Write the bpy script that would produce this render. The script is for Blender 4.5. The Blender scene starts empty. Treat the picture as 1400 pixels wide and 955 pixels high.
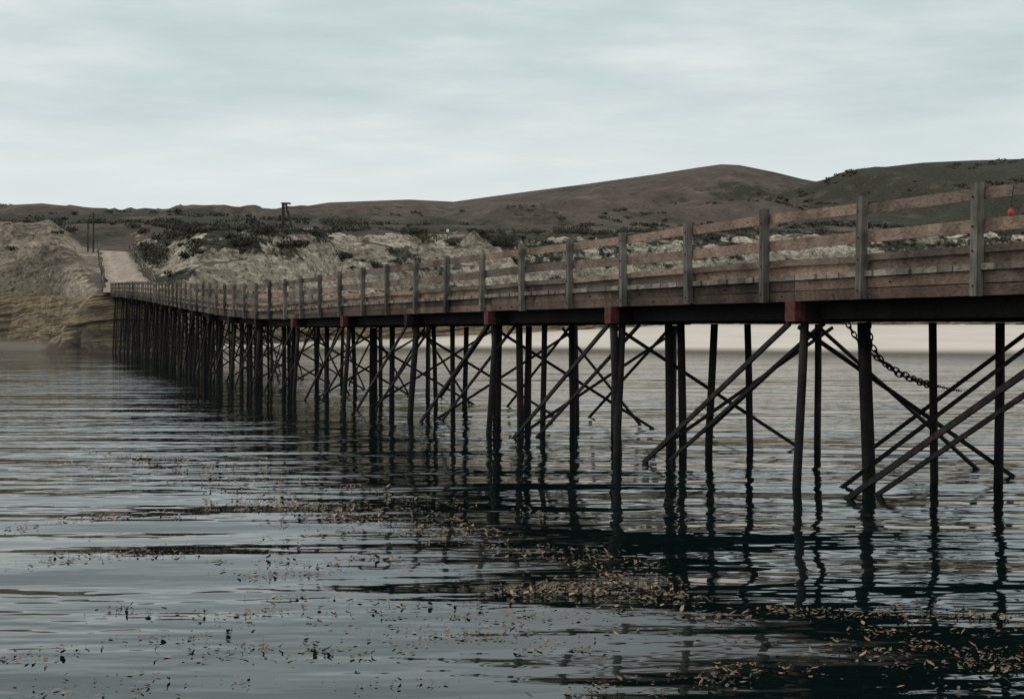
import bpy, math, random
import numpy as np
from mathutils import Vector
random.seed(7); rng=np.random.default_rng(7)
S=bpy.context.scene
S.view_settings.view_transform='Standard'; S.view_settings.look='None'; S.view_settings.exposure=0

# ---------------------------------------------------------------- noise
def _h(xi,yi,seed):
    n=(xi.astype(np.int64)*374761393+yi.astype(np.int64)*668265263+seed*1442695041)&0xffffffff
    n=((n^(n>>13))*1274126177)&0xffffffff
    n=((n^(n>>16))*2246822519)&0xffffffff
    return ((n^(n>>15))&0xffffff)/float(0xffffff)
def vn(x,y,seed=0):
    x=np.asarray(x,float);y=np.asarray(y,float)
    xi=np.floor(x);yi=np.floor(y);fx=x-xi;fy=y-yi
    fx=fx*fx*fx*(fx*(fx*6-15)+10);fy=fy*fy*fy*(fy*(fy*6-15)+10)
    a=_h(xi,yi,seed);b=_h(xi+1,yi,seed);c=_h(xi,yi+1,seed);d=_h(xi+1,yi+1,seed)
    return (a+(b-a)*fx+(c-a)*fy+(a-b-c+d)*fx*fy)*2-1
def fbm(x,y,o=4,seed=0,ridge=False):
    s=0;a=1;t=0
    for i in range(o):
        v=vn(x*2**i+i*13.7,y*2**i-i*7.3,seed+i)
        if ridge: v=1-2*np.abs(v)
        s=s+a*v;t+=a;a*=.5
    return s/t
def ss(a,b,x):
    t=np.clip((x-a)/(b-a),0,1);return t*t*(3-2*t)

# ---------------------------------------------------------------- node helpers
def newmat(name,rough=.8,spec=.3):
    m=bpy.data.materials.new(name);m.use_nodes=True
    nt=m.node_tree;b=nt.nodes['Principled BSDF'];b.inputs['Roughness'].default_value=rough
    b.inputs['Specular IOR Level'].default_value=spec
    return m,nt,b
def N(nt,t,**k):
    n=nt.nodes.new(t)
    for a,v in k.items(): setattr(n,a,v)
    return n
def noise(nt,vec,scale,detail=4,rough=.55):
    n=N(nt,'ShaderNodeTexNoise');n.inputs['Scale'].default_value=scale
    n.inputs['Detail'].default_value=detail;n.inputs['Roughness'].default_value=rough
    if vec is not None: nt.links.new(vec,n.inputs['Vector'])
    return n.outputs['Fac']
def mapping(nt,vec,rot=(0,0,0),sc=(1,1,1),loc=(0,0,0)):
    n=N(nt,'ShaderNodeMapping');n.inputs['Rotation'].default_value=rot;n.inputs['Scale'].default_value=sc
    n.inputs['Location'].default_value=loc
    nt.links.new(vec,n.inputs['Vector']);return n.outputs['Vector']
def ramp(nt,f,stops):
    r=N(nt,'ShaderNodeValToRGB');e=r.color_ramp.elements
    while len(e)<len(stops): e.new(.5)
    for i,(p,c) in enumerate(stops):
        e[i].position=p;e[i].color=(c[0],c[1],c[2],1) if not isinstance(c,float) else (c,c,c,1)
    nt.links.new(f,r.inputs['Fac']);return r.outputs['Color']
def mix(nt,f,a,b,mode='MIX'):
    n=N(nt,'ShaderNodeMix',data_type='RGBA',blend_type=mode)
    for s,v in ((n.inputs[0],f),(n.inputs[6],a),(n.inputs[7],b)):
        if isinstance(v,(int,float)): s.default_value=v
        elif isinstance(v,tuple): s.default_value=(*v,1)
        else: nt.links.new(v,s)
    return n.outputs[2]
def M(nt,op,a,b=None,c=None):
    n=N(nt,'ShaderNodeMath',operation=op)
    for i,v in enumerate((a,b,c)):
        if v is None: continue
        if isinstance(v,(int,float)): n.inputs[i].default_value=v
        else: nt.links.new(v,n.inputs[i])
    return n.outputs[0]
def mrange(nt,v,a,b):
    n=N(nt,'ShaderNodeMapRange');nt.links.new(v,n.inputs[0]);n.inputs[1].default_value=a;n.inputs[2].default_value=b
    return n.outputs[0]
def bump(nt,b,h,strength,dist):
    n=N(nt,'ShaderNodeBump');n.inputs['Strength'].default_value=strength;n.inputs['Distance'].default_value=dist
    nt.links.new(h,n.inputs['Height']);nt.links.new(n.outputs['Normal'],b.inputs['Normal'])
def objco(nt): return N(nt,'ShaderNodeTexCoord').outputs['Object']
def attr(nt,name):
    return N(nt,'ShaderNodeAttribute',attribute_name=name).outputs['Fac']

PA=math.atan(.4218)   # pier heading, left of +Y
def wood(name,cols,vertical=False,grain=1.0):
    m,nt,b=newmat(name,.85,.2)
    co=objco(nt)
    if vertical: v=mapping(nt,co,sc=(14,14,1.2))
    else: v=mapping(nt,co,rot=(0,0,-PA),sc=(22,.9,22))
    g=noise(nt,v,1.6,3,.65)
    blot=noise(nt,co,1.3,3,.65)
    t=attr(nt,'tint')
    base=ramp(nt,t,[(0,cols[0]),(.5,cols[1]),(1,cols[2])])
    base=mix(nt,1.0,base,ramp(nt,g,[(.25,.4),(.5,1.0),(.75,1.4)]),'MULTIPLY')
    base=mix(nt,1.0,base,ramp(nt,blot,[(.3,.42),(.6,1.2)]),'MULTIPLY')
    nt.links.new(base,b.inputs['Base Color'])
    return m

# ---------------------------------------------------------------- mesh builder
class MB:
    def __init__(s): s.v=[];s.f=[];s.t=[];s.sm=False
    def beam(s,p0,p1,w,h,side=None,tint=None,roll=0):
        p0=Vector(p0);p1=Vector(p1);d=(p1-p0).normalized()
        if side is None:
            side=d.cross(Vector((0,0,1)))
            if side.length<.05: side=Vector((math.cos(PA),math.sin(PA),0))
        side=Vector(side);side=(side-d*side.dot(d)).normalized()
        up=side.cross(d).normalized()
        i=len(s.v);t=random.random() if tint is None else tint
        for p in (p0,p1):
            for a,b in ((-1,-1),(1,-1),(1,1),(-1,1)):
                s.v.append(tuple(p+side*(a*w/2)+up*(b*h/2)))
        for f in ((0,1,2,3),(7,6,5,4),(0,4,5,1),(1,5,6,2),(2,6,7,3),(3,7,4,0)):
            s.f.append(tuple(i+k for k in f));s.t.append(t)
    def cyl(s,p0,p1,r0,r1,n=10,tint=None,wob=0):
        p0=Vector(p0);p1=Vector(p1);d=(p1-p0).normalized()
        a=d.cross(Vector((0,1,0))) if abs(d.y)<.9 else d.cross(Vector((1,0,0)))
        a.normalize();b=d.cross(a);t=random.random() if tint is None else tint
        segs=5 if wob else 1;i0=len(s.v)
        for k in range(segs+1):
            f=k/segs;c=p0.lerp(p1,f)
            if wob and 0<k<segs: c=c+a*random.uniform(-wob,wob)+b*random.uniform(-wob,wob)
            r=r0+(r1-r0)*f
            for j in range(n):
                q=2*math.pi*j/n;s.v.append(tuple(c+a*(r*math.cos(q))+b*(r*math.sin(q))))
        for k in range(segs):
            for j in range(n):
                s.f.append((i0+k*n+j,i0+k*n+(j+1)%n,i0+(k+1)*n+(j+1)%n,i0+(k+1)*n+j));s.t.append(t)
        s.f.append(tuple(i0+j for j in range(n))[::-1]);s.t.append(t)
        s.f.append(tuple(i0+segs*n+j for j in range(n)));s.t.append(t)
    def obj(s,name,mat,parent=None,smooth=False):
        me=bpy.data.meshes.new(name);me.from_pydata(s.v,[],s.f)
        a=me.attributes.new('tint','FLOAT','FACE');a.data.foreach_set('value',s.t)
        if smooth: me.polygons.foreach_set('use_smooth',[True]*len(s.f))
        me.materials.append(mat);me.update()
        o=bpy.data.objects.new(name,me);S.collection.objects.link(o)
        if parent: o.parent=parent
        return o
def empty(name):
    o=bpy.data.objects.new(name,None);S.collection.objects.link(o);return o

# ---------------------------------------------------------------- camera
CH=2.22
cam=bpy.data.cameras.new('camera');cam.lens=50;cam.sensor_width=36;cam.clip_end=12000;cam.clip_start=.1
co=bpy.data.objects.new('camera',cam);S.collection.objects.link(co)
co.location=(0,0,CH);co.rotation_euler=(math.radians(90-.81),0,0);S.camera=co

# ---------------------------------------------------------------- sky / light
W=bpy.data.worlds.new('World');S.world=W;W.use_nodes=True;nt=W.node_tree
for n in list(nt.nodes): nt.nodes.remove(n)
out=N(nt,'ShaderNodeOutputWorld')
sk=N(nt,'ShaderNodeTexSky',sky_type='NISHITA');sk.sun_disc=False
SE,SR=48,-55
sk.sun_elevation=math.radians(SE);sk.sun_rotation=math.radians(SR);sk.dust_density=3
bg1=N(nt,'ShaderNodeBackground');bg1.inputs[1].default_value=.08;nt.links.new(sk.outputs[0],bg1.inputs[0])
tc=N(nt,'ShaderNodeTexCoord').outputs['Generated']
sp=N(nt,'ShaderNodeSeparateXYZ');nt.links.new(tc,sp.inputs[0])
zz=M(nt,'MAXIMUM',sp.outputs[2],0.0);den=M(nt,'ADD',zz,.10)
cb=N(nt,'ShaderNodeCombineXYZ')
nt.links.new(M(nt,'MULTIPLY',M(nt,'DIVIDE',sp.outputs[0],den),.75),cb.inputs[0])
nt.links.new(M(nt,'DIVIDE',sp.outputs[1],den),cb.inputs[1])
n1=noise(nt,cb.outputs[0],.85,3,.5)
n2=noise(nt,mapping(nt,cb.outputs[0],loc=(5,3,1)),3.0,4,.6)
nn=M(nt,'ADD',M(nt,'MULTIPLY',n1,.6),M(nt,'MULTIPLY',n2,.4))
cl=ramp(nt,nn,[(.37,(.49,.59,.61)),(.5,(.60,.69,.70)),(.61,(.76,.81,.805))])
hz=ramp(nt,zz,[(.0,1.0),(.10,.72),(.16,.2),(.26,.0)])
cl=mix(nt,hz,cl,(.80,.86,.85))
zen=ramp(nt,zz,[(.25,0.0),(.7,1.0)])
cl=mix(nt,zen,cl,(1.05,1.06,1.02))
bg2=N(nt,'ShaderNodeBackground');bg2.inputs[1].default_value=1.0;nt.links.new(cl,bg2.inputs[0])
mx=N(nt,'ShaderNodeMixShader');mx.inputs[0].default_value=.94
nt.links.new(bg1.outputs[0],mx.inputs[1]);nt.links.new(bg2.outputs[0],mx.inputs[2]);nt.links.new(mx.outputs[0],out.inputs[0])
L=bpy.data.lights.new('sun','SUN');L.energy=.9;L.angle=math.radians(14);L.color=(1,.93,.84)
lo=bpy.data.objects.new('sun',L);S.collection.objects.link(lo)
az=math.radians(SR);el=math.radians(SE)
dsun=Vector((math.sin(az)*math.cos(el),math.cos(az)*math.cos(el),math.sin(el)))
lo.rotation_euler=dsun.to_track_quat('Z','Y').to_euler()

# ---------------------------------------------------------------- terrain
Xc=[-400,-75,-60,-50,-44,-36,-28,-20,-10,20,60,130,400]
Cc=[180,173,168,155,146,141,146,165,178,205,235,250,258]
Xs=[-400,-75,-60,-50,-44,-36,-28,-15,0,20,42,90,400]
Sc=[168,162,158,147,140,137,140,156,150,132,117,105,95]
def px(pts,Y):
    return [ (x-700)/1944*Y for x,y in pts],[ (450-y)/1944*Y+CH for x,y in pts]
RA=px([(-600,290),(0,302),(285,300),(330,292),(400,285),(450,277),(560,273),(620,276),(700,265),(800,252),(900,238),(950,230),(985,225),(1010,226),(1060,236),(1100,246),(1200,262),(1400,280),(2200,300)],1500)
RB=px([(-900,262),(-300,272),(0,281),(60,278),(120,285),(200,288),(285,300),(350,313),(450,335),(600,350)],900)
RC=px([(850,345),(1000,308),(1040,288),(1090,264),(1140,242),(1180,231),(1260,222),(1400,217),(1700,208),(2400,215)],1100)
RX=[-37.2,-40.4,-43.7,-47.3,-51.7,-58,-70];RY=[138,150,160,171,185,205,240]
def roadz(Y): return np.interp(Y,[140,163,185,200],[5.82,8.95,12.25,13.2])
def dist_road(X,Y):
    d=np.full(np.shape(X),1e9)
    for i in range(len(RX)-1):
        ax,ay,bx,by=RX[i],RY[i],RX[i+1],RY[i+1]
        t=np.clip(((X-ax)*(bx-ax)+(Y-ay)*(by-ay))/((bx-ax)**2+(by-ay)**2),0,1)
        d=np.minimum(d,np.hypot(X-ax-t*(bx-ax),Y-ay-t*(by-ay)))
    return d
def height(X,Y):
    c=np.interp(X,Xc,Cc)+3.0*fbm(X*.06,Y*.015+3,3,5)
    s=np.interp(X,Xs,Sc)+.8*fbm(X*.08,Y*0,2,9)
    c=np.maximum(c,s+1.5)
    k=.0645+.0135*ss(200,900,Y)
    zp=CH+Y*k+1.9*ss(-46,-62,X)*(1-ss(400,800,Y))+ (.9+.012*Y*ss(200,600,Y))*fbm(X*.018,Y*.018,4,21)
    zc=np.minimum(3.0,.03*(c-s)+.6)
    beach=zc*np.clip((Y-s)/(c-s),0,1)**.8
    beach=np.where(Y<s,-(s-Y)*.09,beach)
    rg=fbm(X*.11,Y*.06,4,31,True)
    d=(Y-c)+4.2*rg*ss(-2,8,Y-c)+1.3*fbm(X*.34,Y*.22,3,33,True)*ss(-1,3,Y-c)+1.0*fbm(X*.6,Y*.6,3,41)
    f=np.interp(d,[0,1.4,2.6,5.5,7.5,9.8,11.5,15,16.5,26],[0,.26,.42,.47,.66,.70,.83,.88,.95,1.0])
    z=np.where(Y<c-4,beach,beach*(1-f)+zp*f)
    near=ss(1,6,Y-c)*(1-ss(60,130,Y-c))
    z=z+near*(.5*fbm(X*.3,Y*.3,4,51,True)+1.2*fbm(X*.09,Y*.09,3,61,True)*(1-ss(14,40,Y-c)))
    def hill(R,Yr,Y0,ex,back=700):
        r=np.interp(X*Yr/np.maximum(Yr*.55,np.minimum(Y,Yr*1.2)),R[0],R[1])
        up=np.clip((Y-Y0)/(Yr-Y0),0,1)**ex
        up=np.where(Y>Yr,1-.6*ss(0,back,Y-Yr),up)
        g=fbm(X*.007+.3*fbm(X*.004,Y*.004,2,3),Y*.0035,5,int(Yr),True)
        return CH+up*(r-CH)+g*(24 if Yr==1100 else 17)*np.sin(np.clip(up,0,1)*math.pi)*(Y>Y0)
    zh=np.maximum.reduce([hill(RA,1500,250,1.18),hill(RB,900,250,1.1),hill(RC,1100,250,1.15)])
    w=ss(300,420,Y)
    z=z+(np.maximum(z,zh)-z)*w
    dr=dist_road(X,Y)
    wr=(1-ss(2.7,8.5,dr))*ss(138.5,140.2,Y)*(1-ss(195,235,Y))
    z=z*(1-wr)+(roadz(Y)-.12)*wr
    return z
xs=np.concatenate([-np.geomspace(1900,1010,14),np.arange(-1000,-240,11),np.arange(-240,-90,3),np.arange(-90,90,.7),np.arange(90,240,3),np.arange(240,1000,11),np.geomspace(1010,2400,16)])
ys=np.concatenate([np.arange(88,130,2.0),np.arange(130,262,.6),np.arange(262,330,2),np.arange(330,1700,9),np.arange(1700,2300,60)])
GX,GY=np.meshgrid(xs,ys);GZ=height(GX,GY)
nx,ny=len(xs),len(ys)
V=np.stack([GX,GY,GZ],-1).reshape(-1,3)
ii=np.arange((ny-1)*(nx-1));r=ii//(nx-1);c=ii%(nx-1);a=r*nx+c
F=np.stack([a,a+1,a+nx+1,a+nx],-1)
me=bpy.data.meshes.new('coastal_terrain')
me.vertices.add(len(V));me.vertices.foreach_set('co',V.ravel())
me.loops.add(F.size);me.loops.foreach_set('vertex_index',F.ravel().astype(np.int32))
me.polygons.add(len(F));me.polygons.foreach_set('loop_start',(np.arange(len(F))*4).astype(np.int32))
me.update(calc_edges=True);me.polygons.foreach_set('use_smooth',[True]*len(F))
gy,gx=np.gradient(GZ,ys,xs);slope=np.hypot(gx,gy)
C=np.interp(GX,Xc,Cc)
warm=ss(-42,-52,GX)
rock=ss(.35,.8,slope)*(GY<300)*(GZ>1.0)
rock=np.maximum(rock,.8*ss(.1,.35,fbm(GX*.09,GY*.09,4,71))*(GY<C+28)*(GY>C+3))
rock=np.maximum(rock,warm*.7*(GY<C+38)*(GY>C))
patch=ss(-.02,.18,fbm(GX*.10,GY*.10,4,73))*ss(3,8,GY-C)*(1-.7*warm)
rock=rock*(1-.65*patch)
sand=(1-ss(0,5,GY-C+2))*(GZ<4.2)*(1-ss(.22,.4,slope))
veg=ss(-.15,.25,fbm(GX*.045,GY*.03,4,81))*(GY>C+6)*ss(16,50,GY-C+10)*(1-ss(350,600,GY))
veg=np.maximum(veg,patch*.8*(GY<260))
azx=GX/np.maximum(GY,1)
cg=ss(.17,.225,azx)*ss(400,600,GY)*(GY<1250)
veg=np.maximum(veg,cg*(.95+.7*fbm(GX*.012,GY*.008,4,91)))
veg=np.maximum(veg,.9*ss(-.05,.3,fbm(GX*.01,GY*.006,4,95))*(1-ss(700,1000,GY))*ss(300,400,GY))
veg=np.maximum(veg,.65*ss(.05,.35,fbm(GX*.012,GY*.005,4,99))*ss(700,1000,GY))
veg=np.maximum(veg,ss(-.16,-.22,azx)*ss(300,500,GY)*.85*ss(-.25,.3,fbm(GX*.01,GY*.006,3,97)))
cav=np.zeros_like(GZ);cav[1:-1,1:-1]=(GZ[1:-1,2:]+GZ[1:-1,:-2]-2*GZ[1:-1,1:-1])
cav=ss(0.05,.9,cav)*(GY>330)*(np.abs(GX)<980)
veg=np.maximum(veg,.85*cav)
for nm,arr in (('rock',rock),('sand',sand),('veg',veg),('warm',warm)):
    at=me.attributes.new(nm,'FLOAT','POINT');at.data.foreach_set('value',np.clip(arr,0,1).ravel().astype(np.float32))
m,nt,b=newmat('terrain_mat',.95,.1)
co_=objco(nt)
sp=N(nt,'ShaderNodeSeparateXYZ');nt.links.new(co_,sp.inputs[0])
nb=noise(nt,co_,.08,3,.6)
q=M(nt,'ADD',sp.outputs[2],M(nt,'ADD',M(nt,'MULTIPLY',sp.outputs[0],-.10),M(nt,'MULTIPLY',nb,1.8)))
cb=N(nt,'ShaderNodeCombineXYZ');nt.links.new(M(nt,'MULTIPLY',sp.outputs[0],.04),cb.inputs[0]);nt.links.new(M(nt,'MULTIPLY',sp.outputs[1],.04),cb.inputs[1]);nt.links.new(q,cb.inputs[2])
st=noise(nt,cb.outputs[0],1.3,4,.7)
strata=ramp(nt,st,[(.36,(.03,.026,.020)),(.44,(.13,.10,.062)),(.5,(.30,.24,.155)),(.55,(.06,.05,.037)),(.64,(.22,.18,.125))])
nf=noise(nt,mapping(nt,co_,sc=(1,1,1.3)),.9,5,.74)
n3=noise(nt,mapping(nt,co_,sc=(1,1,1.8)),2.4,3,.7)
pale=ramp(nt,nf,[(.32,(.075,.064,.048)),(.45,(.21,.185,.145)),(.56,(.33,.30,.24)),(.68,(.46,.42,.35))])
tan=ramp(nt,nf,[(.34,(.06,.05,.038)),(.46,(.15,.128,.10)),(.6,(.24,.207,.165)),(.7,(.33,.29,.235))])
pale=mix(nt,attr(nt,'warm'),pale,tan)
pale=mix(nt,1.0,pale,ramp(nt,nb,[(.35,.62),(.62,1.15)]),'MULTIPLY')
# faint bedding and fracture shading in the upper rock
pale=mix(nt,.45,pale,mix(nt,1.0,pale,ramp(nt,st,[(.38,.35),(.5,1.25),(.6,.6)]),'MULTIPLY'))
pale=mix(nt,1.0,pale,ramp(nt,n3,[(.33,.25),(.45,.95),(.65,1.25)]),'MULTIPLY')
lowf=mrange(nt,M(nt,'ADD',sp.outputs[2],M(nt,'MULTIPLY',nb,4.0)),7.4,8.6)
strata=mix(nt,.6,strata,mix(nt,1.0,strata,ramp(nt,nf,[(.35,.2),(.6,1.2)]),'MULTIPLY'))
rockc=mix(nt,lowf,strata,pale)
ns=noise(nt,mapping(nt,co_,sc=(1,.55,1)),.045,6,.76)
soil=ramp(nt,ns,[(.3,(.034,.027,.022)),(.5,(.070,.055,.046)),(.62,(.095,.077,.064)),(.72,(.155,.132,.106))])
soil=mix(nt,.5,soil,mix(nt,1.0,soil,ramp(nt,nf,[(.35,.4),(.65,1.5)]),'MULTIPLY'))
vegc=ramp(nt,nf,[(.35,(.011,.013,.010)),(.5,(.029,.031,.022)),(.7,(.066,.062,.043))])
vf=attr(nt,'veg')
vs=M(nt,'MULTIPLY_ADD',noise(nt,mapping(nt,co_,sc=(1,.6,1)),.10,4,.7),3.0,-1.65)
vm=mrange(nt,M(nt,'ADD',vf,vs),.15,.5)
gr=mix(nt,vm,soil,vegc)
rk=M(nt,'ADD',attr(nt,'rock'),M(nt,'MULTIPLY_ADD',nf,1.2,-.62))
gr=mix(nt,mrange(nt,rk,.3,.5),gr,rockc)
sandc=mix(nt,nb,(.42,.385,.34),(.62,.58,.52))
sandc=mix(nt,attr(nt,'warm'),sandc,(.13,.12,.10))
sandc=mix(nt,mrange(nt,sp.outputs[2],.12,.5),(.11,.10,.085),sandc)
gr=mix(nt,attr(nt,'sand'),gr,sandc)
nt.links.new(gr,b.inputs['Base Color'])
me.materials.append(m)
to=bpy.data.objects.new('coastal_terrain',me);S.collection.objects.link(to)

# road
def rpos(Y,off):
    X=np.interp(Y,RY,RX);dx=np.interp(Y+1,RY,RX)-X;l=math.hypot(dx,1)
    return X+off/l, Y-off*dx/l
mb=MB()
NC=12
for Y in np.arange(140,206,.8):
    w=np.interp(Y,[140,185],[2.4,1.75])
    e0=.25*float(vn(Y*.35,0,11))*min(1,(Y-140)/4);e1=.3*float(vn(Y*.3,5,12))*min(1,(Y-140)/4)
    for k in range(NC+1):
        u=k/NC*2-1;o=u*w+(e0 if u<0 else e1)*abs(u)
        x,y=rpos(Y,o)
        mb.v.append((x,y,float(roadz(Y))+.04+.02*float(vn(x*1.3,y*1.3,3))-.05*math.exp(-((abs(u)-.45)/.14)**2)-.04*u*u))
for i in range(len(mb.v)//(NC+1)-1):
    for k in range(NC):
        u=abs((k+.5)/NC*2-1);R_=NC+1
        mb.f.append((i*R_+k,i*R_+k+1,(i+1)*R_+k+1,(i+1)*R_+k));mb.t.append(.25+.5*math.exp(-((u-.45)/.2)**2)-(.25 if u>.85 else 0))
m,nt,b=newmat('dirt_road_mat',.95,.1);co_=objco(nt)
dr_=ramp(nt,noise(nt,mapping(nt,co_,rot=(0,0,-.32),sc=(1.6,.35,1)),1.0,5,.7),[(.3,(.22,.175,.14)),(.5,(.34,.275,.23)),(.7,(.43,.365,.31))])
dr_=mix(nt,attr(nt,'tint'),mix(nt,1.0,dr_,(.72,.74,.74),'MULTIPLY'),dr_)
nt.links.new(dr_,b.inputs['Base Color'])
mb.obj('dirt_road',m,smooth=True)

# ---------------------------------------------------------------- water
m,nt,b=newmat('water_mat',.03,.5);co_=objco(nt)
b.inputs['Base Color'].default_value=(.002,.0065,.006,1);b.inputs['IOR'].default_value=1.34
w1=noise(nt,mapping(nt,co_,rot=(0,0,.10),sc=(.17,.6,1)),1.0,1,.4)
w2=noise(nt,mapping(nt,co_,rot=(0,0,-.14),sc=(.8,2.2,1)),1.0,2,.45)
w3=noise(nt,mapping(nt,co_,rot=(0,0,.15),sc=(2.8,6.0,1)),1.0,1,.5)
patch=ramp(nt,noise(nt,mapping(nt,co_,rot=(0,0,.25),sc=(.05,.12,1)),1.0,2,.5),[(.38,.22),(.62,1.0)])
sw=N(nt,'ShaderNodeSeparateXYZ');nt.links.new(co_,sw.inputs[0])
far=M(nt,'ADD',M(nt,'MULTIPLY',mrange(nt,sw.outputs[1],10,45),.35),.80)
h=M(nt,'ADD',M(nt,'MULTIPLY',w1,.125),M(nt,'MULTIPLY',M(nt,'MULTIPLY',patch,far),M(nt,'ADD',M(nt,'MULTIPLY',w2,.060),M(nt,'MULTIPLY',w3,.008))))
bump(nt,b,h,1.0,1.0)
mb=MB();mb.v=[(-3000,-400,0),(3000,-400,0),(3000,260,0),(-3000,260,0)];mb.f=[(0,1,2,3)];mb.t=[.5]
mb.obj('sea_water',m)

# ---------------------------------------------------------------- pier path
cy=np.array([-14,0,20,40,45,50,58,70,95,118,140.])
cx=np.array([12.3+.4218*14,12.3,12.3-.4218*20,12.3-.4218*40,12.3-.4218*45,-8.79,-11.85,-16.1,-24.45,-32.0,-39.5])
cz=np.array([2.62,2.62,2.62,2.60,2.57,2.56,2.78,3.24,4.13,4.85,5.46])
yy=np.linspace(-14,140,1541)
def smooth(a,k):
    p=np.pad(a,k,mode='reflect',reflect_type='odd');return np.convolve(p,np.hanning(2*k+1)/np.hanning(2*k+1).sum(),'valid')
xx=smooth(np.interp(yy,cy,cx),50);zz_=smooth(np.interp(yy,cy,cz),45)
arc=np.concatenate([[0],np.cumsum(np.hypot(np.diff(xx),np.diff(yy)))]);LEN=arc[-1]
def P(s,w=0,dz=0):
    x=np.interp(s,arc,xx);y=np.interp(s,arc,yy);z=np.interp(s,arc,zz_)
    s2=min(s+.5,LEN);s1=s2-1.0
    tx=np.interp(s2,arc,xx)-np.interp(s1,arc,xx);ty=np.interp(s2,arc,yy)-np.interp(s1,arc,yy);l=math.hypot(tx,ty);tx/=l;ty/=l
    return Vector((x+ty*w,y-tx*w,z+dz))
def nrm(s): return (P(s,1)-P(s,0)).normalized()
s0=float(np.interp(19.84,yy,arc));sp0=float(np.interp(16.37,yy,arc))
WD=4.8;BS=5.63;PS=2.2
pier=empty('timber_pier')
steel,nt,b=newmat('pile_mat',.75,.25);co_=objco(nt)
base=ramp(nt,noise(nt,mapping(nt,co_,sc=(3,3,1)),1.5,4,.7),[(.3,(.007,.008,.008)),(.52,(.018,.016,.015)),(.72,(.060,.034,.026))])
sp=N(nt,'ShaderNodeSeparateXYZ');nt.links.new(co_,sp.inputs[0])
gmm=mrange(nt,M(nt,'ADD',sp.outputs[2],M(nt,'MULTIPLY',noise(nt,co_,6,3),.5)),.45,.75)
base=mix(nt,gmm,(.010,.014,.010),base)
nt.links.new(base,b.inputs['Base Color']);bump(nt,b,noise(nt,co_,9,2),.8,.03)
woodR=wood('weathered_rail_wood',[(.13,.105,.085),(.225,.165,.13),(.37,.255,.19)])
woodP=wood('post_wood',[(.085,.078,.07),(.15,.135,.118),(.21,.19,.165)],True)
woodF=wood('fascia_wood',[(.068,.048,.038),(.12,.083,.064),(.185,.13,.10)])
woodD=wood('deck_wood',[(.16,.135,.115),(.24,.20,.17),(.33,.28,.235)])
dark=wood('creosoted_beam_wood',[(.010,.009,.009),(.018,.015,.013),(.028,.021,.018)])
redm,nt,b=newmat('red_cap_paint',.7,.3);co_=objco(nt)
nt.links.new(ramp(nt,noise(nt,co_,7,4,.7),[(.35,(.03,.018,.016)),(.5,(.10,.028,.024)),(.7,(.17,.055,.045))]),b.inputs['Base Color'])

piles=MB();caps=MB();ends=MB();br=MB();strg=MB();deck=MB();fas=MB();curb=MB();posts=MB();rails=MB();ra2=MB();posts2=MB();bolts=MB()
kmin=-5;kmax=int((LEN-s0)/BS)
for k in range(kmin,kmax+1):
    s=s0+k*BS+(random.uniform(-.12,.12) if k>1 else 0)
    if s<.2 or s>LEN-.3: continue
    n=nrm(s);t=(P(s+.5)-P(s-.5)).normalized();t.z=0
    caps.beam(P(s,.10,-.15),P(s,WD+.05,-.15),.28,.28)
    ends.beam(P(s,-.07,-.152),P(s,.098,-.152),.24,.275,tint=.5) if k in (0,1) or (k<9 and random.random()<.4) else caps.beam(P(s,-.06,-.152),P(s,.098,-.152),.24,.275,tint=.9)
    if k==0: ws=[.18,1.18,2.4,3.65,4.55]
    elif k==1: ws=[.05,.22,1.15,1.4,2.1,2.8,4.35]
    elif k==2: ws=[.15,.7,1.3,1.95,3.0,4.5]
    else:
        ws=[.15+random.uniform(-.05,.1),1.2+random.uniform(-.3,.3),2.4+random.uniform(-.4,.4),3.6+random.uniform(-.3,.3),4.6]
        if random.random()<.7: ws.append(random.uniform(.4,3.5))
    for i,w in enumerate(ws):
        b0=P(s,w);dt=random.uniform(-.10,.10);dw=random.uniform(-.08,.08)
        if i==0: dw=-.16 if k!=1 else .12
        if k==1 and i==1: dw=-.14
        foot_=Vector((b0.x,b0.y,-2.2))+n*dw*1.9+t*dt*1.5
        top=P(s,w,-.30)
        r=random.uniform(.060,.076)*(1.25 if k==0 and i==1 else 1)
        piles.cyl(foot_,top,r*1.05,r,10,wob=.006)
    hb=-.36
    def foot(ss_,w,z): q=P(ss_,w);q.z=z;return q
    br.beam(P(s,.15,hb)+t*.11,foot(s,WD-.2,-.35)+t*.11,.03,.06)
    br.beam(P(s,WD-.2,hb)-t*.11,foot(s,.15,-.35)-t*.11,.03,.06)
    if s+BS<LEN:
        br.beam(P(s+.1,-.0,hb+.05),foot(s+BS*1.02,-.02,-.75),.04,.075)
        br.beam(P(s+.35,.75,hb+.05),foot(s+BS*1.05,.55,-.75),.04,.06)
        br.beam(P(s+.1,WD-.3,hb+.05),foot(s+BS,WD-.3,-.7),.04,.06)
        if k%2==0 or k>3: br.beam(P(s+BS-.1,WD-.5,hb),foot(s+.1,WD-.5,-.6),.04,.06)
        if k>2 and random.random()<.6: br.beam(P(s+BS-.1,2.2,hb),foot(s+.1,2.2,-.6),.04,.06)
s=s0+kmin*BS
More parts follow.
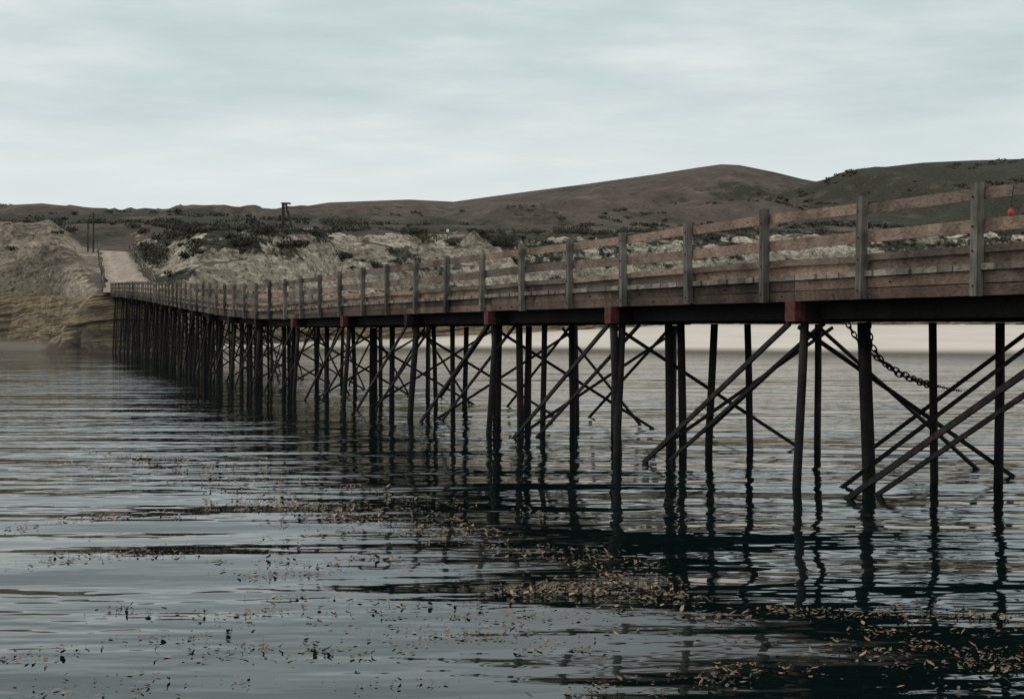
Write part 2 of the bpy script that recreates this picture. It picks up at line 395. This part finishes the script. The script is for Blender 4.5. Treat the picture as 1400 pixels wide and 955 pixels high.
while s+BS<LEN+.1:
    e=min(s+BS,LEN)
    for w in (.42,1.2,2.0,2.8,3.6,4.38):
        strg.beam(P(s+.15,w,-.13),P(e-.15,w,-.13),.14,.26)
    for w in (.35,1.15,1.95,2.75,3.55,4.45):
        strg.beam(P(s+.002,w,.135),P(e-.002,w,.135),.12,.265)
    fas.beam(P(s+.006,.04,.062+random.uniform(-.008,.008)),P(e-.006,.04,.062+random.uniform(-.008,.008)),.07,.135)
    fas.beam(P(s+.006,.045,.204),P(e-.006,.045,.204),.07,.135)
    fas.beam(P(s+.006,WD-.04,.13),P(e-.006,WD-.04,.13),.07,.27)
    q=s+.3
    while q<e-.2:
        for dz in (.06,.2):
            if random.random()<.5: bolts.cyl(P(q,.01,dz+random.uniform(-.02,.02)),P(q,-.012,dz),.012,.012,6,tint=.1)
        q+=random.uniform(.4,1.3)
    s+=BS
s=max(.1,s0+kmin*BS)
while s<LEN-.2:
    w=random.uniform(.22,.28)
    a=P(s+w/2,-.02+random.uniform(-.035,.012),.318);bq=P(s+w/2,WD+.02+random.uniform(-.03,.03),.318)
    deck.beam(a,bq,w-.016,.075);s+=w
ks=int(-sp0/PS)+1
kk=ks;prev=None
while sp0+kk*PS<LEN-.1:
    s=sp0+kk*PS+random.uniform(-.05,.05);s=max(s,.2)
    if s>LEN-.2: break
    n=nrm(s);lean=random.uniform(-.03,.03);ln=random.uniform(-.02,.02);t=(P(s+.3)-P(s-.3)).normalized()
    top=1.29+random.uniform(-.03,.04)
    posts.beam(P(s,-.052,.0+random.uniform(-.03,.01)),P(s,-.052+ln,top)+t*lean,.10,.115,side=n)
    posts2.beam(P(s,WD+.055,.0),P(s,WD+.055+ln,1.0)+t*lean,.10,.11,side=n)
    for h in (1.12,.78,.5,.1): bolts.cyl(P(s,-.1,h),P(s,-.115+ln*h,h),.012,.012,6,tint=.1)
    kk+=1
kk=ks
while sp0+(kk)*PS<LEN-.3:
    a=max(.1,sp0+kk*PS);bq=min(a+2*PS,LEN-.05)
    for (h,hh,tt) in ((1.16,.135,None),(.80,.15,None),(.52,.085,None)):
        j=lambda:random.uniform(-.022,.022)
        mid=(a+bq)/2
        q0,q1=P(a+.004,.022,h+j()),P(bq-.004,.022,h+j())
        qm=P(mid,.022+random.uniform(-.0,.008),h+j())
        tn=random.random()
        rails.beam(q0,qm,.038,hh,tint=tn);rails.beam(qm,q1,.038,hh,tint=tn)
    ra2.beam(P(a+.004,WD-.022,.88+random.uniform(-.01,.01)),P(bq-.004,WD-.022,.88+random.uniform(-.01,.01)),.038,.13)
    curb.beam(P(a+.01,.17,.425),P(bq-.01,.17,.425),.2,.13)
    curb.beam(P(a+.01,WD-.17,.425),P(bq-.01,WD-.17,.425),.2,.13)
    kk+=2
# sagging cable tied along the inside of the top rail
cab=MB()
kk=ks
while sp0+(kk+1)*PS<LEN-.5:
    a=max(.1,sp0+kk*PS);sag=random.uniform(.02,.09)
    for i in range(4):
        u0,u1=i/4,(i+1)/4
        cab.cyl(P(a+u0*PS,.052,1.235-sag*4*u0*(1-u0)),P(a+u1*PS,.052,1.235-sag*4*u1*(1-u1)),.011,.011,5)
    kk+=1
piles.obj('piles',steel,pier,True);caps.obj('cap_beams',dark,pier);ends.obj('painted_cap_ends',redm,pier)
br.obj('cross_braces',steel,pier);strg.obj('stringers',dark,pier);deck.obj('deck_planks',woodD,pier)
fas.obj('fascia_boards',woodF,pier);curb.obj('curb_timbers',woodR,pier);posts.obj('railing_posts',woodP,pier)
rails.obj('rails',woodR,pier);ra2.obj('back_rails',woodR,pier);posts2.obj('back_railing_posts',woodP,pier)
bolts.obj('bolt_heads',steel,pier);cab.obj('cable',steel,pier)

def red_float():
    e=empty('red_mooring_float')
    s=float(np.interp(15.87,yy,arc));c=P(s,-.06,.90);tp=P(s,-.02,1.2)
    fm,nt,b=newmat('red_float_plastic',.5,.4);b.inputs['Base Color'].default_value=(.50,.05,.04,1)
    a=MB();pr=[(-.04,.01),(-.034,.022),(-.015,.033),(.008,.035),(.026,.025),(.038,.012),(.048,.01)]
    for (z0,r0),(z1,r1) in zip(pr,pr[1:]): a.cyl(c+Vector((0,0,z0)),c+Vector((0,0,z1)),r0,r1,12)
    a.obj('float_body',fm,e,True)
    a=MB();a.cyl(c+Vector((0,0,.046)),tp,.005,.005,6);a.obj('lanyard',steel,e)
red_float()

# ---------------------------------------------------------------- chain
ch=MB()
def link(c,d,side,L_=.05,R_=.024,r=.009):
    d=d.normalized();side=(side-d*side.dot(d)).normalized()
    pts=[]
    for j in range(10):
        q=2*math.pi*j/10;pts.append(c+d*(math.cos(q)*L_)+side*(math.sin(q)*R_))
    for j in range(10): ch.cyl(pts[j],pts[(j+1)%10],r,r,5,tint=.5)
def chain(pts,sc=1):
    pts=[Vector(p) for p in pts]
    seglen=[(pts[i+1]-pts[i]).length for i in range(len(pts)-1)];tot=sum(seglen)
    k=0;s=0
    while s<tot:
        q=s;i=0
        while i<len(seglen)-1 and q>seglen[i]: q-=seglen[i];i+=1
        d=pts[i+1]-pts[i];c=pts[i]+d*(q/seglen[i])
        sd=Vector((0,1,0)) if k%2 else d.cross(Vector((0,1,0)))
        link(c,d,sd,.055*sc,.03*sc,.011*sc);s+=.078*sc;k+=1
chain([(4.73,20,2.28),(4.85,20,2.08),(5.02,20,1.90),(5.25,20,1.73),(5.6,20,1.55),(5.97,20.3,1.44)])
chain([(5.04,20.1,2.28),(5.08,20.1,2.0),(5.2,20.05,1.80),(5.42,20.05,1.60),(5.75,20.1,1.47),(6.0,20.3,1.40)],1.1)
chain([(6.05,20.35,1.42),(6.3,20.5,1.36),(6.5,20.6,1.33)],.6)
ch.obj('hanging_chain',steel)

# ---------------------------------------------------------------- floating kelp
kel=MB()
bands=[([(-7.5,25.5),(-5,23),(-3,19.5),(-1.6,17),(-.2,15)],1.5,1700,22),
       ([(-3.4,18.5),(-1.5,16.3),(.1,14.2),(1.3,13.2)],.45,900,16),
       ([(-4.6,13.6),(-3.2,14.4),(-2.2,13.5),(-1.6,12.9)],.65,380,9),
       ([(-.2,11.9),(.4,12.1),(1.0,11.7)],.22,600,30),
       ([(.6,12.6),(1.6,11.3),(2.9,10.6),(3.6,10.2)],.8,950,16),
       ([(-3.6,9.7),(-2.2,10.2),(-1.2,9.9),(-.3,10.2),(.6,10.0)],.5,420,8),
       ([(-3.2,11.2),(-1.4,11.4),(-.4,10.8),(.8,10.6)],.6,380,8),
       ([(1.2,9.2),(2.2,9.6),(3.0,9.3),(3.6,9.6)],.6,420,14),
       ([(-5.5,16),(-4.5,17.2),(-3.6,16.8)],.9,180,8),
       ([(-3.2,8.7),(-1.8,8.9),(0,8.8),(1.5,8.9)],.35,190,7)]
def leaf(x,y,L,wd,ang,tint,tilt):
    i=len(kel.v);c,s_=math.cos(ang),math.sin(ang)
    prof=[(-1,0),(-.45,.8),(.2,1),(1,.1),(.2,-.9),(-.45,-.7)]
    for a_,b_ in prof:
        u=a_*L;v=b_*wd*random.uniform(.6,1.2)
        kel.v.append((x+c*u-s_*v,y+s_*u+c*v,.006+tilt*(a_+1)*L*.5+abs(random.gauss(0,.004))))
    kel.f.append(tuple(range(i,i+6)));kel.t.append(tint)
for pts,wd,nn_,per in bands:
    pts=np.array(pts,float)
    clumps=[(random.random(),random.gauss(0,1),random.uniform(.4,2)) for _ in range(max(8,nn_//per))]
    for _ in range(nn_):
        ct,cw,cs=random.choice(clumps)
        t=min(max(ct+random.gauss(0,.02*cs),0),1)*(len(pts)-1);i=min(int(t),len(pts)-2);f=t-i
        x=pts[i,0]*(1-f)+pts[i+1,0]*f+random.gauss(0,.10*cs)+cw*wd*.25
        y=pts[i,1]*(1-f)+pts[i+1,1]*f+cw*wd*.5+random.gauss(0,.06*cs)
        L=random.choice([random.uniform(.008,.02),random.uniform(.015,.036)])*(y/12)**.5
        leaf(x,y,L,L*random.uniform(.3,.8),random.uniform(0,6.3),random.random(),random.choice([0,.1,.5,1.2]) )
m,nt,b=newmat('kelp_mat',.5,.5)
nt.links.new(ramp(nt,attr(nt,'tint'),[(0,(.016,.013,.008)),(.5,(.070,.043,.017)),(.85,(.18,.10,.038)),(1,(.28,.17,.075))]),b.inputs['Base Color'])
kel.obj('floating_kelp',m)

# ---------------------------------------------------------------- scrub
sv=[];sf=[];stn=[]
def bush(x,y,z,R,Hh,nl,ls):
    base_t=random.random()*.5
    lobes=[(random.gauss(0,.45)*R,random.gauss(0,.45)*R,random.uniform(.25,.75)*Hh,random.uniform(.35,.6)) for _ in range(6)]
    for _ in range(nl):
        lx,ly,lz,lr=random.choice(lobes)
        d=Vector((random.gauss(0,1),random.gauss(0,1),random.gauss(0,1))).normalized()
        rr=lr*R*random.uniform(.6,1.05)
        p=Vector((x+lx+d.x*rr,y+ly+d.y*rr,z+max(0,lz+d.z*rr*Hh/R*.8)))
        a=Vector((random.gauss(0,1),random.gauss(0,1),random.gauss(0,1))).normalized();b_=a.orthogonal().normalized()
        l=ls*random.uniform(.5,1.3);i=len(sv)
        for q in (a*l,b_*l*.6,-a*l,-b_*l*.6): sv.append(tuple(p+q))
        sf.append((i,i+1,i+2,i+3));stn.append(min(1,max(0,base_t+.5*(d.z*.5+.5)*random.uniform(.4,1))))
def H1(x,y): return float(height(np.array([float(x)]),np.array([float(y)]))[0])
for x,y,R,Hh in [(-39.5,161,2.4,2.4),(-41,166,2.6,2.6),(-43,171,2.5,2.4),(-38.5,170,2.6,2.2),(-36.5,165,2.0,1.8),(-35,172,2.6,2.2),(-29.5,158,1.9,1.5),(-27.8,160,1.9,1.3),(-25.3,164,1.6,1.2),(-24,196,3.2,3.2),(-21.5,197,2.6,2.4),(-30,178,2.4,1.6),(-12,188,2.2,1.8),(-14,190,2,1.6),(-2,200,2.2,1.6),(-33.5,176,2.2,1.8),(-46,180,2,1.7),(-31.5,147.5,1.0,.9),(-21,174,1.5,1.2),(-17,178,1.2,.8)]:
    bush(x,y,H1(x,y)-.2,R,Hh,700,.13)
def scatter(n,xf,yr,ok,Rf,lf,ls,dz):
    Y=rng.uniform(yr[0],yr[1],n*14);X=xf(Y,n*14);g=ok(X,Y);X=X[g][:n];Y=Y[g][:n];Z=height(X,Y)
    for x,y,z in zip(X,Y,Z):
        R=Rf(y);bush(float(x),float(y),float(z)-dz,R,R*random.uniform(.45,.8),lf(R),ls(R))
scatter(580,lambda Y,n:rng.uniform(-110,130,n),(150,330),lambda X,Y:(Y>np.interp(X,Xc,Cc)+9)&((vn(X*.05,Y*.05,77)>-.1)|(rng.random(len(X))<.15))&(dist_road(X,Y)>4.5),
        lambda y:random.uniform(.4,1.7)*(1+(y-150)/300),lambda R:int(110+60*R),lambda R:.13+R*.03,.15)
scatter(400,lambda Y,n:rng.uniform(-90,120,n),(145,285),lambda X,Y:(Y>np.interp(X,Xc,Cc)+4)&(Y<np.interp(X,Xc,Cc)+26)&(fbm(X*.10,Y*.10,4,73)>.02)&(dist_road(X,Y)>4.5)&((X>-45)|(rng.random(len(X))<.25)),
        lambda y:random.uniform(.3,1.2),lambda R:int(90+70*R),lambda R:.12,.12)
scatter(620,lambda Y,n:rng.uniform(-.42,.42,n)*Y,(330,900),lambda X,Y:vn(X*.012,Y*.012,78)>-.05,
        lambda y:random.uniform(1.0,3.2),lambda R:55,lambda R:.5,.3)
scatter(420,lambda Y,n:rng.uniform(.17,.45,n)*Y,(500,1100),lambda X,Y:vn(X*.015,Y*.012,79)>-.1,
        lambda y:random.uniform(1.5,4.2),lambda R:60,lambda R:.7,.8)
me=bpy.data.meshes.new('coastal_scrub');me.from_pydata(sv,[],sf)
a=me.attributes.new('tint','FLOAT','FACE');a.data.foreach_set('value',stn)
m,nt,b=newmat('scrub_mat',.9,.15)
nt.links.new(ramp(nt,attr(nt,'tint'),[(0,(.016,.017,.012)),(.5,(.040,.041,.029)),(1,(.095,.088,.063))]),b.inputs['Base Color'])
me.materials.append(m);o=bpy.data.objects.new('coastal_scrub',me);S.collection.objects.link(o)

# ---------------------------------------------------------------- small structures ashore
gm=wood('grey_timber',[(.04,.035,.03),(.07,.06,.05),(.10,.09,.075)],True)
def tower():
    mb=MB();x,y=-32.6,207;z=H1(x,y)-.3;h=20.5-z
    for dx,dy in ((-.7,-.5),(-.7,.5)): mb.beam((x+dx,y+dy,z),(x+dx+.05,y+dy,z+h),.22,.22)
    for dy in (-.5,.5): mb.beam((x+1.1,y+dy,z),(x-.3,y+dy,z+h),.18,.18)
    mb.beam((x-.9,y-.5,z+h),(x+.4,y-.5,z+h),.18,.18,side=(0,1,0));mb.beam((x-.9,y+.5,z+h),(x+.4,y+.5,z+h),.18,.18,side=(0,1,0))
    mb.beam((x-.7,y-.5,z+h*.5),(x+.45,y-.5,z+h*.5),.13,.13,side=(0,1,0))
    mb.beam((x-.65,y-.5,z+h-.12),(x-.65,y+.5,z+h-.12),.14,.14);mb.beam((x-.7,y-.6,z+h*.72),(x+.1,y-.6,z+h*.80),.12,.12,side=(0,1,0))
    mb.beam((x-.6,y-.62,z+h*.5),(x+.75,y-.62,z+h*.22),.1,.1,side=(0,1,0))
    mb.obj('timber_loading_frame',gm)
tower()
def shed():
    e=empty('pump_shed');x,y=-29.8,206;z=H1(x,y)-.1
    pm,nt,b=newmat('shed_wall',.8,.2);nt.links.new(ramp(nt,noise(nt,objco(nt),3,4),[(.3,(.20,.19,.17)),(.7,(.30,.29,.26))]),b.inputs['Base Color'])
    rm_,nt,b=newmat('shed_roof',.6,.3);b.inputs['Base Color'].default_value=(.14,.13,.12,1)
    w=MB();w.beam((x-.8,y,z),(x+.8,y,z),1.2,2.1,side=(0,1,0));w.obj('walls',pm,e)
    r_=MB();r_.beam((x-1,y-.4,z+1.22),(x+1,y-.4,z+1.22),.95,.07,side=(0,1,.35));r_.beam((x-1,y+.4,z+1.22),(x+1,y+.4,z+1.22),.95,.07,side=(0,1,-.35));r_.obj('roof',rm_,e)
    d=MB();d.beam((x-.2,y-.62,z+.1),(x-.2,y-.62,z+.95),.5,.04,side=(1,0,0));d.obj('door',gm,e)
shed()
def pole(x,y,h,arm):
    mb=MB();z=H1(x,y)-.3;mb.cyl((x,y,z),(x+.05,y,z+h),.13,.10,8)
    if arm:
        mb.beam((x-.7,y,z+h-.5),(x+.75,y,z+h-.5),.1,.1,side=(0,1,0))
        for d in (-.6,-.25,.3,.65): mb.cyl((x+d,y,z+h-.45),(x+d,y,z+h-.28),.04,.03,6)
    mb.obj('utility_pole',gm)
pole(-55.3,188,5.6,True);pole(-57.2,192,4.6,False)
def marker():
    e=empty('marker_light_post');x,y=-8.9,197;z=H1(x,y)-.2
    a=MB();a.cyl((x,y,z),(x,y,z+1.6),.06,.05,8);a.obj('post',gm,e)
    wm,nt,b=newmat('white_paint',.5,.4);b.inputs['Base Color'].default_value=(.7,.7,.68,1)
    a=MB();a.cyl((x,y,z+1.6),(x,y,z+1.9),.18,.2,10);a.cyl((x,y,z+1.9),(x,y,z+2.02),.24,.05,10);a.obj('lantern',wm,e)
marker()
for side,nm in ((1,'road_fence'),(-1,'road_fence')):
    mb=MB();prev=None
    for Y in np.arange(141,186,2.3):
        w=np.interp(Y,[140,185],[2.6,2.0])*side;x,y=rpos(Y,w);z=float(roadz(Y))-.2
        lx=random.uniform(-.08,.08)
        mb.beam((x,y,z),(x+lx,y,z+1.3),.12,.12)
        if prev is not None:
            for h in ((1.25,.85,.45) if side>0 else (1.2,)): mb.beam((prev[0],prev[1],prev[2]+h),(x,y,z+h),.04,.12)
        prev=(x,y,z)
    mb.obj(nm,woodP)
